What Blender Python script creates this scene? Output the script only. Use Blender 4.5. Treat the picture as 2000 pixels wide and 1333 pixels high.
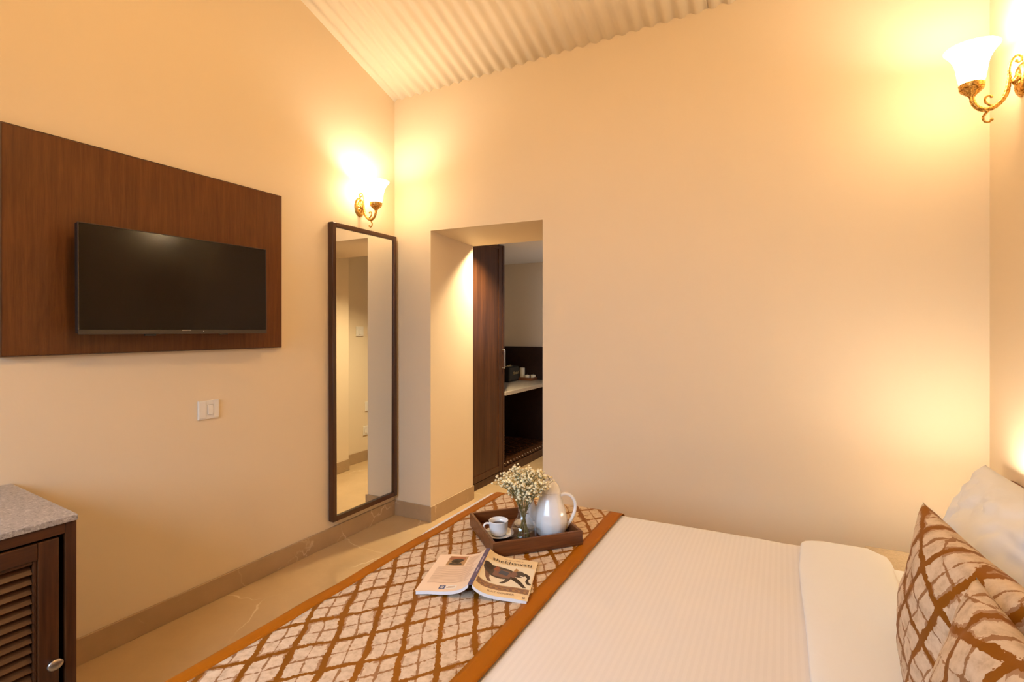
import bpy, bmesh, math, random
from mathutils import Vector, Matrix, noise
random.seed(7)
S = bpy.context.scene
for o in list(bpy.data.objects):
    bpy.data.objects.remove(o)
COL = S.collection
PI = math.pi

# ------------------------------------------------------------------ camera
cam_d = bpy.data.cameras.new('camera')
cam = bpy.data.objects.new('camera', cam_d)
COL.objects.link(cam)
cam.location = (0, 0, 1.38)
cam.rotation_euler = (PI / 2, 0, math.atan(0.525))
cam_d.sensor_width = 36
cam_d.lens = 18.0
cam_d.shift_y = -21.5 / 2000
cam_d.clip_start = 0.02
S.camera = cam

# ------------------------------------------------------------------ world, daylight, exposure
W = bpy.data.worlds.new('world')
S.world = W
W.use_nodes = True
W.node_tree.nodes['Background'].inputs[0].default_value = (0.80, 0.90, 1.0, 1)
W.node_tree.nodes['Background'].inputs[1].default_value = 1.0

def add_light(name, kind, loc, power, color, rot=(0, 0, 0), **kw):
    d = bpy.data.lights.new(name, kind)
    d.energy = power
    d.color = color
    for k, v in kw.items():
        setattr(d, k, v)
    o = bpy.data.objects.new(name, d)
    o.location = loc
    o.rotation_euler = rot
    COL.objects.link(o)
    return o

# daylight through the window in the near wall (behind the camera)
DAY = (0.55, 0.74, 1.0)
add_light('window_daylight', 'AREA', (-1.25, -1.62, 1.75), 46, DAY, (PI / 2 - .62, 0, 0), spread=math.radians(105),
          shape='RECTANGLE', size=1.9, size_y=1.3)
# added cool fill for the dressing alcove, set before an invented side window
add_light('alcove_fill', 'AREA', (-1.19, 4.95, 1.55), 3.5, DAY, (0, PI / 2, 0), shape='RECTANGLE', size=.62, size_y=.42)
WARM = (1.0, 0.90, 0.72)
GLOW = (1.0, 0.67, 0.32)
P_FILL = 68.0
P_SCONCE = 16.5
P_LAMP = 16.0
P_DOWN = 225.0
vs = S.view_settings
vs.view_transform = 'Standard'
vs.look = 'None'
vs.exposure = -0.06
vs.gamma = 1.0
vs.use_curve_mapping = False
# render cost: stop early on smooth walls, drop caustic paths
S.cycles.use_adaptive_sampling = True
S.cycles.adaptive_threshold = 0.06
S.cycles.caustics_reflective = False
S.cycles.caustics_refractive = False
S.cycles.max_bounces = 8

# ------------------------------------------------------------------ node helper
class NT:
    def __init__(s, name, rough=0.5):
        s.m = bpy.data.materials.new(name)
        s.m.use_nodes = True
        s.t = s.m.node_tree
        s.t.nodes.clear()
        s.out = s.t.nodes.new('ShaderNodeOutputMaterial')
    def n(s, kind, **inp):
        nd = s.t.nodes.new('ShaderNode' + kind)
        for k, v in inp.items():
            s.set(nd, k, v)
        return nd
    def set(s, nd, k, v):
        k2 = int(k[1:]) if (k[0] == 'i' and k[1:].isdigit()) else k.replace('_', ' ')
        sock = nd.inputs[k2]
        if isinstance(v, bpy.types.NodeSocket):
            s.t.links.new(v, sock)
        else:
            if isinstance(v, tuple) and len(v) == 3 and sock.type == 'RGBA':
                v = v + (1,)
            sock.default_value = v
    def math(s, op, a, b=None, c=None):
        nd = s.t.nodes.new('ShaderNodeMath')
        nd.operation = op
        s.set(nd, 'i0', a)
        if b is not None: s.set(nd, 'i1', b)
        if c is not None: s.set(nd, 'i2', c)
        return nd.outputs[0]
    def mix(s, f, a, b):
        nd = s.t.nodes.new('ShaderNodeMixRGB')
        s.set(nd, 'i0', f); s.set(nd, 'i1', a); s.set(nd, 'i2', b)
        return nd.outputs[0]
    def coord(s, which='Object'):
        return s.t.nodes.new('ShaderNodeTexCoord').outputs[which]
    def mapping(s, vec, scale=(1, 1, 1), rot=(0, 0, 0), loc=(0, 0, 0)):
        nd = s.t.nodes.new('ShaderNodeMapping')
        s.set(nd, 'Vector', vec)
        nd.inputs['Scale'].default_value = scale
        nd.inputs['Rotation'].default_value = rot
        nd.inputs['Location'].default_value = loc
        return nd.outputs[0]
    def noise(s, vec, scale, detail=3, rough=0.5, dist=0.0):
        nd = s.n('TexNoise', Vector=vec, Scale=scale, Detail=detail, Roughness=rough, Distortion=dist)
        return nd.outputs[0]
    def ramp(s, f, stops):
        nd = s.t.nodes.new('ShaderNodeValToRGB')
        s.set(nd, 'Fac', f)
        el = nd.color_ramp.elements
        while len(el) < len(stops): el.new(0.5)
        for e, (p, c) in zip(el, stops):
            e.position = p
            e.color = (c + (1,)) if len(c) == 3 else c
        return nd.outputs[0]
    def bump(s, h, strength=0.3, dist=0.01):
        nd = s.n('Bump', Height=h, Strength=strength, Distance=dist)
        return nd.outputs[0]
    def bsdf(s, **inp):
        nd = s.n('BsdfPrincipled', **inp)
        s.t.links.new(nd.outputs[0], s.out.inputs[0])
        return nd
    def surf(s, sock):
        s.t.links.new(sock, s.out.inputs[0])

def m_plain(name, col, rough=0.5, metal=0.0, **kw):
    t = NT(name)
    t.bsdf(Base_Color=col, Roughness=rough, Metallic=metal, **kw)
    return t.m

def m_wall(name, col):
    t = NT(name)
    c = t.coord()
    n1 = t.noise(c, 1.3, 3)
    n2 = t.noise(c, 90, 3)
    d = tuple(x * 0.965 for x in col)
    t.bsdf(Base_Color=t.mix(n1, col, d), Roughness=0.62, Specular_IOR_Level=0.35,
           Normal=t.bump(n2, 0.06, 0.004))
    return t.m

def m_wood(name, dark, light, axis='z', scale=1.0, rough=0.38, spec=0.5):
    t = NT(name)
    c = t.coord()
    st = {'x': (1.2, 22, 22), 'y': (22, 1.2, 22), 'z': (22, 22, 1.2)}[axis]
    st = tuple(v * scale for v in st)
    n1 = t.noise(t.mapping(c, st), 1.0, 6, 0.62, 0.4)
    st2 = tuple(v * 5 for v in st)
    n2 = t.noise(t.mapping(c, st2), 1.0, 2, 0.5)
    n3 = t.noise(c, 2.0 * scale, 2)
    f = t.math('ADD', t.math('MULTIPLY', n1, 0.65), t.math('MULTIPLY', n2, 0.22))
    f = t.math('ADD', f, t.math('MULTIPLY', n3, 0.13))
    colr = t.ramp(f, [(0.33, dark), (0.5, tuple((a + b) / 2 for a, b in zip(dark, light))), (0.66, light)])
    t.bsdf(Base_Color=colr, Roughness=rough, Specular_IOR_Level=spec, Normal=t.bump(n2, 0.12, 0.002))
    return t.m

def m_granite(name, base, dark, light):
    t = NT(name)
    c = t.coord()
    n1 = t.noise(t.mapping(c, (1, 1, 1)), 120, 4, 0.7)
    n2 = t.noise(t.mapping(c, (0.35, 1, 1), (0, 0, 0.6)), 45, 4, 0.65)
    colr = t.ramp(n1, [(0.32, dark), (0.47, base), (0.56, base), (0.68, light)])
    colr = t.mix(t.math('MULTIPLY', n2, 0.3), colr, base)
    colr = t.mix(t.ramp(n2, [(0.6, (0, 0, 0)), (0.72, (0.5, 0.5, 0.5))]), colr, light)
    t.bsdf(Base_Color=colr, Roughness=0.32, Normal=t.bump(n1, 0.15, 0.001))
    return t.m

def m_marble(name, col, vein, rough=0.22, sc=1.0):
    t = NT(name)
    c = t.coord()
    warp = t.n('TexNoise', Vector=c, Scale=2.2 * sc, Detail=4)
    v = t.n('VectorMath'); v.operation = 'MULTIPLY_ADD'
    t.set(v, 'i0', warp.outputs['Color']); t.set(v, 'i1', (0.55 / sc, 0.55 / sc, 0.55 / sc)); t.set(v, 'i2', c)
    vo = t.t.nodes.new('ShaderNodeTexVoronoi'); vo.feature = 'DISTANCE_TO_EDGE'
    t.set(vo, 'Vector', v.outputs[0]); t.set(vo, 'Scale', 1.5 * sc)
    line = t.ramp(vo.outputs['Distance'], [(0.0, (1, 1, 1)), (0.004, (0.6, 0.6, 0.6)), (0.009, (0, 0, 0))])
    gate = t.ramp(t.noise(c, 2.7 * sc, 2), [(0.47, (0, 0, 0)), (0.62, (1, 1, 1))])
    f = t.n('MixRGB', i0=1.0, i1=line, i2=gate); f.blend_type = 'MULTIPLY'
    cloud = t.noise(c, 5 * sc, 5, 0.6)
    base = t.mix(cloud, tuple(x * 0.86 for x in col), tuple(min(1, x * 1.12) for x in col))
    t.bsdf(Base_Color=t.mix(t.math('MULTIPLY', f.outputs[0], 0.62), base, vein), Roughness=rough)
    return t.m

def m_lattice(name, A, B, off=(0, 0), warp=0.12, k=1.0):
    """woven cloth: torn-edged cream patches in a lattice of wide and thin brown lines.
    A, B: (nx, ny, pitch) of the two line families in the cloth's own x, y."""
    t = NT(name)
    c = t.coord()
    sx = t.n('SeparateXYZ', Vector=c)
    X, Y = sx.outputs[0], sx.outputs[1]
    lw1 = t.math('MULTIPLY', t.math('SUBTRACT', t.noise(c, 7 / k, 2), 0.5), warp * 3.0)
    lw2 = t.math('MULTIPLY', t.math('SUBTRACT', t.noise(t.mapping(c, loc=(5, 3, 1)), 7 / k, 2), 0.5), warp * 3.0)
    jag1 = t.math('MULTIPLY', t.math('SUBTRACT', t.noise(c, 85 / k, 3, 0.7), 0.5), 0.17)
    jag2 = t.math('MULTIPLY', t.math('SUBTRACT', t.noise(t.mapping(c, loc=(2, 7, 4)), 85 / k, 3, 0.7), 0.5), 0.17)
    def fam(f, lw, jag, o):
        nx, ny, p = f
        a = t.math('ADD', t.math('MULTIPLY', X, nx / p), t.math('MULTIPLY', Y, ny / p))
        a = t.math('ADD', t.math('ADD', a, lw), o)
        d1 = t.math('ABSOLUTE', t.math('SUBTRACT', t.math('FRACT', a), 0.5))
        d2 = t.math('ABSOLUTE', t.math('SUBTRACT', t.math('FRACT', t.math('ADD', a, 0.5)), 0.5))
        d1 = t.math('ADD', d1, jag)
        d2 = t.math('ADD', d2, t.math('MULTIPLY', jag, 0.75))
        return d1, d2
    a1, a2 = fam(A, lw1, jag1, off[0])
    b1, b2 = fam(B, lw2, jag2, off[1])
    wv = t.math('MULTIPLY', t.noise(c, 16 / k, 1), 0.07)
    def less(d, w):
        return t.math('LESS_THAN', d, w)
    thick = t.math('MAXIMUM', less(a1, t.math('ADD', wv, 0.045)), less(b1, t.math('ADD', wv, 0.022)))
    thin = t.math('MAXIMUM', less(a2, t.math('SUBTRACT', wv, 0.008)), less(b2, t.math('SUBTRACT', wv, 0.012)))
    halo = t.math('MAXIMUM', less(a1, 0.14), less(b1, 0.10))
    gate = t.math('GREATER_THAN', t.noise(t.mapping(c, loc=(9, 1, 3)), 19 / k, 1), 0.54)
    halo = t.math('MULTIPLY', halo, gate)
    grain = t.noise(c, 55 / k, 4, 0.65)
    patch = t.ramp(grain, [(0.3, (0.46, 0.345, 0.24)), (0.5, (0.61, 0.485, 0.36)), (0.7, (0.68, 0.56, 0.435))])
    colr = t.mix(halo, patch, (0.36, 0.215, 0.125))
    line = t.mix(t.noise(c, 4 / k, 1), (0.16, 0.052, 0.002), (0.30, 0.105, 0.003))
    colr = t.mix(t.math('MULTIPLY', thin, 0.82), colr, line)
    colr = t.mix(thick, colr, line)
    allm = t.math('MAXIMUM', thick, thin)
    rough = t.math('SUBTRACT', 0.6, t.math('MULTIPLY', allm, 0.12))
    hgt = t.math('ADD', t.math('MULTIPLY', t.math('SUBTRACT', 1.0, allm), 1.0), t.math('MULTIPLY', grain, 0.5))
    t.bsdf(Base_Color=colr, Roughness=rough, Specular_IOR_Level=0.15,
           Normal=t.bump(hgt, 0.25, 0.0015))
    return t.m

def m_stripe_cotton(name, col):
    t = NT(name)
    c = t.coord()
    sx = t.n('SeparateXYZ', Vector=c)
    fr = t.math('SINE', t.math('MULTIPLY', sx.outputs[0], 2 * PI / 0.017))
    st = t.math('GREATER_THAN', fr, 0.0)
    weave = t.noise(c, 900, 1)
    colr = t.mix(st, tuple(x * 0.975 for x in col), col)
    t.bsdf(Base_Color=colr, Roughness=t.math('SUBTRACT', 0.72, t.math('MULTIPLY', st, 0.25)),
           Sheen_Weight=0.15, Normal=t.bump(t.math('ADD', t.math('MULTIPLY', st, 0.6), t.math('MULTIPLY', weave, 0.2)), 0.12, 0.001))
    return t.m

def m_cotton(name, col):
    t = NT(name)
    c = t.coord()
    n1 = t.noise(c, 14, 4, 0.55)
    n2 = t.noise(c, 700, 1)
    h = t.math('ADD', n1, t.math('MULTIPLY', n2, 0.03))
    t.bsdf(Base_Color=col, Roughness=0.75, Sheen_Weight=0.15, Normal=t.bump(h, 0.22, 0.006))
    return t.m

def m_glass(name, tint=(1, 1, 1), ior=0.04):
    t = NT(name)
    tr = t.n('BsdfTransparent', Color=tint)
    gl = t.n('BsdfGlossy', Color=(1, 1, 1), Roughness=0.02)
    lw = t.n('LayerWeight', Blend=0.5)
    fr = t.math('MULTIPLY_ADD', t.math('POWER', lw.outputs['Facing'], 4.0), 0.55, ior)
    mx = t.n('MixShader', i0=fr, i1=tr.outputs[0], i2=gl.outputs[0])
    t.surf(mx.outputs[0])
    return t.m

def m_shade(name, emit):
    t = NT(name)
    tr = t.n('BsdfTransparent', Color=(1.0, 0.93, 0.82))
    tl = t.n('BsdfTranslucent', Color=(0.95, 0.88, 0.76))
    gl = t.n('BsdfPrincipled', Base_Color=(0.92, 0.88, 0.8), Roughness=0.25)
    m1 = t.n('MixShader', i0=0.5, i1=tl.outputs[0], i2=gl.outputs[0])
    m2 = t.n('MixShader', i0=0.45, i1=m1.outputs[0], i2=tr.outputs[0])
    em = t.n('Emission', Color=(1.0, 0.80, 0.50), Strength=emit)
    ad = t.n('AddShader', i0=m2.outputs[0], i1=em.outputs[0])
    t.surf(ad.outputs[0])
    return t.m

def m_brass(name):
    t = NT(name)
    c = t.coord()
    n = t.noise(c, 160, 3, 0.6)
    colr = t.ramp(n, [(0.35, (0.30, 0.13, 0.02)), (0.6, (0.80, 0.50, 0.14))])
    t.bsdf(Base_Color=colr, Metallic=1.0, Roughness=0.3, Normal=t.bump(n, 0.5, 0.002))
    return t.m

M = dict(
    wall=m_wall('wall_paint', (0.80, 0.66, 0.475)),
    dress_wall=m_wall('dressing_wall_paint', (0.80, 0.67, 0.49)),
    white_ceiling=m_wall('dressing_ceiling_paint', (0.82, 0.80, 0.76)),
    sheet=m_wall('painted_corrugated_sheet', (0.87, 0.755, 0.58)),
    floor=m_marble('beige_marble_floor', (0.54, 0.372, 0.195), (0.86, 0.70, 0.46), 0.2, 1.0),
    base=m_marble('beige_marble_skirting', (0.43, 0.297, 0.170), (0.80, 0.65, 0.45), 0.3, 1.7),
    panel=m_wood('dark_walnut_panel', (0.085, 0.028, 0.006), (0.150, 0.052, 0.012), 'z', 2.8, 0.42, 0.22),
    cab=m_wood('dark_walnut_cabinet', (0.024, 0.008, 0.003), (0.100, 0.034, 0.010), 'z', 1.2, 0.33, 0.35),
    cab_y=m_wood('dark_walnut_cabinet_cross', (0.024, 0.008, 0.003), (0.100, 0.034, 0.010), 'y', 1.2, 0.33, 0.35),
    ward=m_wood('wardrobe_walnut', (0.032, 0.011, 0.004), (0.100, 0.037, 0.013), 'z', 1.0, 0.36, 0.3),
    darkwood=m_wood('deep_brown_board', (0.016, 0.006, 0.003), (0.035, 0.013, 0.006), 'y', 1.0, 0.45),
    frame=m_wood('mirror_frame_wood', (0.025, 0.009, 0.004), (0.095, 0.033, 0.012), 'z', 1.5, 0.3),
    frame_y=m_wood('mirror_frame_wood_cross', (0.025, 0.009, 0.004), (0.095, 0.033, 0.012), 'y', 1.5, 0.3),
    tray=m_wood('tray_wood', (0.065, 0.018, 0.005), (0.200, 0.068, 0.018), 'x', 2.2, 0.35),
    candletray=m_wood('candle_tray_wood', (0.10, 0.034, 0.012), (0.26, 0.10, 0.035), 'x', 2.2, 0.45),
    granite=m_granite('grey_granite', (0.36, 0.32, 0.29), (0.10, 0.08, 0.065), (0.68, 0.63, 0.58)),
    counter=m_granite('pale_stone_counter', (0.42, 0.35, 0.27), (0.28, 0.22, 0.17), (0.55, 0.5, 0.42)),
    nightstone=m_granite('warm_stone_top', (0.40, 0.31, 0.20), (0.25, 0.18, 0.11), (0.52, 0.42, 0.3)),
    plastic=m_plain('white_plastic', (0.80, 0.76, 0.70), 0.35),
    plastic_gap=m_plain('plastic_shadow_gap', (0.16, 0.12, 0.09), 0.6),  # dark tone standing in for shade in switch gaps and pin holes
    black=m_plain('black_plastic', (0.012, 0.011, 0.010), 0.4),
    screen=m_plain('television_screen', (0.006, 0.003, 0.001), 0.13, 0.0, Specular_IOR_Level=0.3),
    bezel=m_plain('brushed_dark_bezel', (0.065, 0.052, 0.042), 0.35, 0.6),
    silver=m_plain('pale_logo_metal', (0.7, 0.66, 0.6), 0.3, 0.8),
    mirror=m_plain('mirror_glass', (0.90, 0.90, 0.86), 0.0, 1.0),
    brass=m_brass('antique_brass'),
    steel=m_plain('brushed_steel', (0.55, 0.52, 0.48), 0.28, 1.0),
    knob=m_plain('satin_nickel', (0.45, 0.40, 0.36), 0.35, 1.0),
    stud=m_plain('polished_stud', (0.85, 0.74, 0.60), 0.25, 0.7),
    shade=m_shade('frosted_lit_glass', 3.0),
    duvet=m_stripe_cotton('white_satin_stripe', (0.76, 0.745, 0.75)),
    sheetcloth=m_cotton('white_cotton', (0.80, 0.82, 0.85)),
    band=m_plain('amber_satin_band', (0.34, 0.108, 0.003), 0.5, 0.0, Specular_IOR_Level=0.12),
    runner=m_lattice('runner_brocade', (0.85, 0.53, 0.088), (0.78, -0.626, 0.108), (0.18, 0.35), 0.11),
    cushion=m_lattice('cushion_brocade', (0.92, -0.39, 0.094), (0.34, 0.94, 0.086), (0.30, 0.12), 0.09, 1.1),
    cushion2=m_lattice('cushion_brocade_turned', (0.93, 0.36, 0.094), (-0.30, 0.95, 0.088), (0.05, 0.40), 0.09, 1.1),
    china=m_plain('white_china', (0.84, 0.82, 0.80), 0.12, 0.0, Coat_Weight=0.4),
    coffee=m_plain('black_coffee', (0.050, 0.020, 0.010), 0.08),
    glass=m_glass('clear_glass', (0.97, 0.97, 0.965), 0.04),
    water=m_glass('vase_water', (0.93, 0.91, 0.87), 0.03),
    stem=m_plain('dry_green_stem', (0.17, 0.155, 0.045), 0.6),
    bloom=m_plain('cream_blossom', (0.88, 0.77, 0.48), 0.7, 0.0, Subsurface_Weight=0.0),
    paper=m_plain('page_paper', (0.80, 0.77, 0.76), 0.7),
    wax=m_plain('ivory_wax', (0.82, 0.74, 0.56), 0.45, 0.0),
    wick=m_plain('charred_wick', (0.5, 0.42, 0.3), 0.8),
    speaker=m_plain('black_vinyl', (0.020, 0.017, 0.013), 0.45),
    grille=m_plain('olive_grille_cloth', (0.050, 0.042, 0.028), 0.8),
    gold=m_plain('gold_lettering', (0.85, 0.66, 0.34), 0.3, 0.6),
    lampmetal=m_plain('lamp_base_metal', (0.45, 0.30, 0.12), 0.35, 1.0),
)

# ------------------------------------------------------------------ mesh helpers
class MB:
    def __init__(s):
        s.bm = bmesh.new()
    def box(s, x0, x1, y0, y1, z0, z1, bev=0.0, seg=2):
        c = [(x0, y0, z0), (x1, y0, z0), (x1, y1, z0), (x0, y1, z0), (x0, y0, z1), (x1, y0, z1), (x1, y1, z1), (x0, y1, z1)]
        return s.hexa(c, bev, seg)
    def hexa(s, c, bev=0.0, seg=2):
        v = [s.bm.verts.new(p) for p in c]
        fs = [s.bm.faces.new([v[i] for i in q]) for q in ((3, 2, 1, 0), (4, 5, 6, 7), (0, 1, 5, 4), (1, 2, 6, 5), (2, 3, 7, 6), (3, 0, 4, 7))]
        if bev > 0:
            ed = set(e for f in fs for e in f.edges)
            bmesh.ops.bevel(s.bm, geom=list(ed), offset=bev, segments=seg, profile=0.5, affect='EDGES')
        return s
    def prism(s, poly, axis, a, b):
        """polygon of (p, q) extruded along axis from a to b"""
        def P(p, q, t):
            return {'x': (t, p, q), 'y': (p, t, q), 'z': (p, q, t)}[axis]
        lo = [s.bm.verts.new(P(p, q, a)) for p, q in poly]
        hi = [s.bm.verts.new(P(p, q, b)) for p, q in poly]
        n = len(poly)
        s.bm.faces.new(lo[::-1]); s.bm.faces.new(hi)
        for i in range(n):
            s.bm.faces.new((lo[i], lo[(i + 1) % n], hi[(i + 1) % n], hi[i]))
        return s
    def lathe(s, prof, n=32, c=(0, 0, 0), fn=None):
        rings = []
        for r, z in prof:
            if r < 1e-6:
                rings.append([s.bm.verts.new((c[0], c[1], c[2] + z))])
            else:
                rg = []
                for k in range(n):
                    a = 2 * PI * k / n
                    rr, zz, = (r, z) if fn is None else fn(r, z, a)
                    rg.append(s.bm.verts.new((c[0] + rr * math.cos(a), c[1] + rr * math.sin(a), c[2] + zz)))
                rings.append(rg)
        for A, B in zip(rings, rings[1:]):
            for k in range(n):
                k2 = (k + 1) % n
                if len(A) == 1 and len(B) == 1: continue
                if len(A) == 1: s.bm.faces.new((A[0], B[k2], B[k]))
                elif len(B) == 1: s.bm.faces.new((A[k], A[k2], B[0]))
                else: s.bm.faces.new((A[k], A[k2], B[k2], B[k]))
        return s
    def tube(s, pts, rad, n=8, flat=None, caps=True):
        """sweep along pts; rad number or list; flat=(axis, factor) flattens the section along an axis"""
        P = [Vector(p) for p in pts]
        R = rad if isinstance(rad, (list, tuple)) else [rad] * len(P)
        up = None
        rings = []
        for i, p in enumerate(P):
            d = (P[min(i + 1, len(P) - 1)] - P[max(i - 1, 0)]).normalized()
            if up is None:
                up = d.orthogonal().normalized()
            up = (up - d * up.dot(d))
            up = up.normalized() if up.length > 1e-6 else d.orthogonal().normalized()
            sd = d.cross(up)
            rg = []
            for k in range(n):
                a = 2 * PI * k / n
                o = (up * math.cos(a) + sd * math.sin(a)) * R[i]
                if flat:
                    ax = Vector(flat[0])
                    o = o + ax * (o.dot(ax) * (flat[1] - 1))
                rg.append(s.bm.verts.new(p + o))
            rings.append(rg)
        for A, B in zip(rings, rings[1:]):
            for k in range(n):
                s.bm.faces.new((A[k], A[(k + 1) % n], B[(k + 1) % n], B[k]))
        if caps:
            s.bm.faces.new(rings[0][::-1]); s.bm.faces.new(rings[-1])
        return s
    def ball(s, c, r, sub=1, sc=(1, 1, 1)):
        m = Matrix.Translation(c) @ Matrix.Diagonal((sc[0], sc[1], sc[2], 1))
        bmesh.ops.create_icosphere(s.bm, subdivisions=sub, radius=r, matrix=m)
        return s
    def grid(s, pts, close=False):
        V = [[s.bm.verts.new(p) for p in row] for row in pts]
        for A, B in zip(V, V[1:]):
            for k in range(len(A) - 1):
                s.bm.faces.new((A[k], A[k + 1], B[k + 1], B[k]))
        return s
    def build(s, name, mat, parent=None, smooth=False, loc=None, auto=None):
        bmesh.ops.recalc_face_normals(s.bm, faces=s.bm.faces[:])
        me = bpy.data.meshes.new(name)
        s.bm.to_mesh(me); s.bm.free()
        if isinstance(mat, str): mat = M[mat]
        me.materials.append(mat)
        if smooth:
            for p in me.polygons: p.use_smooth = True
        o = bpy.data.objects.new(name, me)
        COL.objects.link(o)
        if parent: o.parent = parent
        if loc: o.location = loc
        if auto is not None:
            set_sharp(me, auto)
        return o

def set_sharp(me, deg):
    for p in me.polygons: p.use_smooth = True
    try:
        me.set_sharp_from_angle(angle=math.radians(deg))
    except Exception:
        pass

def tag(o, label=None, cat=None, group=None, kind=None):
    if label: o['label'] = label
    if cat: o['category'] = cat
    if group: o['group'] = group
    if kind: o['kind'] = kind
    return o

def thing(name, label, cat, loc=(0, 0, 0), rotz=0.0, group=None):
    o = bpy.data.objects.new(name, None)
    o.empty_display_size = 0.05
    COL.objects.link(o)
    o.location = loc
    o.rotation_euler = (0, 0, rotz)
    return tag(o, label, cat, group)

def struct(o, label=None):
    tag(o, label, None, None, 'structure')
    return o

def smoothline(pts, n=8):
    """Catmull-Rom through pts"""
    P = [Vector(p) for p in pts]
    out = []
    for i in range(len(P) - 1):
        p0 = P[max(i - 1, 0)]; p1 = P[i]; p2 = P[i + 1]; p3 = P[min(i + 2, len(P) - 1)]
        for k in range(n):
            t = k / n
            out.append(0.5 * ((2 * p1) + (p2 - p0) * t + (2 * p0 - 5 * p1 + 4 * p2 - p3) * t * t + (3 * p1 - p0 - 3 * p2 + p3) * t ** 3))
    out.append(P[-1])
    return out

# ------------------------------------------------------------------ room shell
XA, XC, YB, YN = -2.564, 0.819, 2.989, -1.55
RIDGE_Y, EAVE = 0.72, 3.10
SL = (3.378 - 3.101) / (2.989 - 2.152)
RIDGE_Z = EAVE + SL * (YB - RIDGE_Y)
NEAR_Z = RIDGE_Z - SL * (RIDGE_Y - YN)
gable = [(YN - .2, 0), (YB, 0), (YB, EAVE + .12), (RIDGE_Y, RIDGE_Z + .12), (YN - .2, NEAR_Z + .12)]
struct(MB().prism(gable, 'x', XA - .25, XA).build('wall_left', 'wall'), 'cream painted gable wall carrying the television panel')
struct(MB().prism(gable, 'x', XC, XC + .25).build('wall_right', 'wall'), 'cream painted gable wall behind the bed head')
# far wall with the deep doorway: left block, right block, header with a falling soffit
XD0, XD1 = -2.23, -1.348
mb = MB()
mb.box(XA - .55, XD0, YB, 3.56, 0, 3.35)
mb.hexa([(XD1, YB, 0), (XC + .25, YB, 0), (XC + .25, 3.72, 0), (XD1 + .06, 3.72, 0), (XD1, YB, 3.35), (XC + .25, YB, 3.35), (XC + .25, 3.72, 3.35), (XD1 + .06, 3.72, 3.35)])
mb.hexa([(XD0, YB, 2.095), (XD1, YB, 2.086), (XD1 + .046, 3.56, 2.064), (XD0, 3.56, 2.064), (XD0, YB, 3.35), (XD1, YB, 3.35), (XD1 + .046, 3.56, 3.35), (XD0, 3.56, 3.35)])
struct(mb.build('wall_far', 'wall'), 'cream painted thick wall with a deep doorway opening')
# near wall with the window opening
wx0, wx1, wz0, wz1 = -2.15, -0.35, 1.15, 2.35
mb = MB()
mb.box(XA, wx0, YN - .2, YN, 0, NEAR_Z + .1)
mb.box(wx1, XC, YN - .2, YN, 0, NEAR_Z + .1)
mb.box(wx0, wx1, YN - .2, YN, 0, wz0)
mb.box(wx0, wx1, YN - .2, YN, wz1, NEAR_Z + .1)
struct(mb.build('wall_near', 'wall'), 'cream painted wall with the daylight window')
win = bpy.data.objects.new('window_1', None); COL.objects.link(win); win.location = (0, YN - .1, 0)
struct(win, 'wood framed window letting in daylight')
for a, b, c_, d_ in ((wx0, wx1, wz0, wz0 + .05), (wx0, wx1, wz1 - .05, wz1), (wx0, wx0 + .05, wz0 + .05, wz1 - .05), (wx1 - .05, wx1, wz0 + .05, wz1 - .05), (-1.275, -1.225, wz0 + .05, wz1 - .05)):
    MB().box(a, b, -.03, .03, c_, d_, .004).build('window_frame', 'frame', win)
for a, b in ((wx0 + .05, -1.275), (-1.225, wx1 - .05)):
    MB().box(a, b, -.003, .003, wz0 + .05, wz1 - .05).build('pane', 'glass', win)
# floor
mb = MB()
mb.box(XA - .6, XC + .25, YN - .2, 5.75, -.12, 0)
struct(mb.build('floor', 'floor'), 'polished beige marble floor with fine pale veins')
# corrugated ceiling: overlapping sheets, two slopes
ceil = bpy.data.objects.new('ceiling', None); COL.objects.link(ceil); ceil.location = (0, 0, EAVE)
struct(ceil, 'cream painted corrugated sheet ceiling rising from the far wall')
PITCH = 0.0831
def sheet(x0, x1, side, lift):
    nseg = int(round((x1 - x0) / PITCH * 10))
    rows = []
    for yi in range(0, 7):
        t = yi / 6
        row = []
        for i in range(nseg + 1):
            x = x0 + (x1 - x0) * i / nseg
            zz = 0.0085 * math.cos(2 * PI * (x + 2.114) / PITCH)
            tilt = 0.027 * min(max((x + 2.57) / 1.43, 0), 1.5)
            wob = 0.004 * noise.noise((x * 2.0, t * 3, 1))
            if side > 0:
                y = YB + .02 + (RIDGE_Y - YB - .02) * t
                z = SL * (YB - y)
            else:
                y = YN - .02 + (RIDGE_Y - YN + .02) * t
                z = NEAR_Z - EAVE + SL * (y - YN)
            row.append((x, y, z + zz + tilt + wob + lift))
        rows.append(row)
    o = MB().grid(rows).build('roofing_sheet', 'sheet', ceil, True)
    md = o.modifiers.new('thickness', 'SOLIDIFY'); md.thickness = 0.002; md.offset = 1
    return o
edges = [XA - .02, -0.385, XC + .02]
for sd in (1, -1):
    for i in range(2):
        sheet(edges[i], edges[i + 1] + (0.03 if i == 0 else 0), sd, 0.004 * i)
# unseen solid board added above so that no daylight leaks along the sheet edges
rb = MB()
rb.prism([(YN - .3, NEAR_Z + .02), (RIDGE_Y, RIDGE_Z + .10), (YB + .1, EAVE + .10), (YB + .1, EAVE + .2), (RIDGE_Y, RIDGE_Z + .25), (YN - .3, NEAR_Z + .2)], 'x', XA - .2, XC + .2)
rb.build('light_seal_board', 'white_ceiling', ceil, loc=(0, 0, -EAVE))
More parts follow.
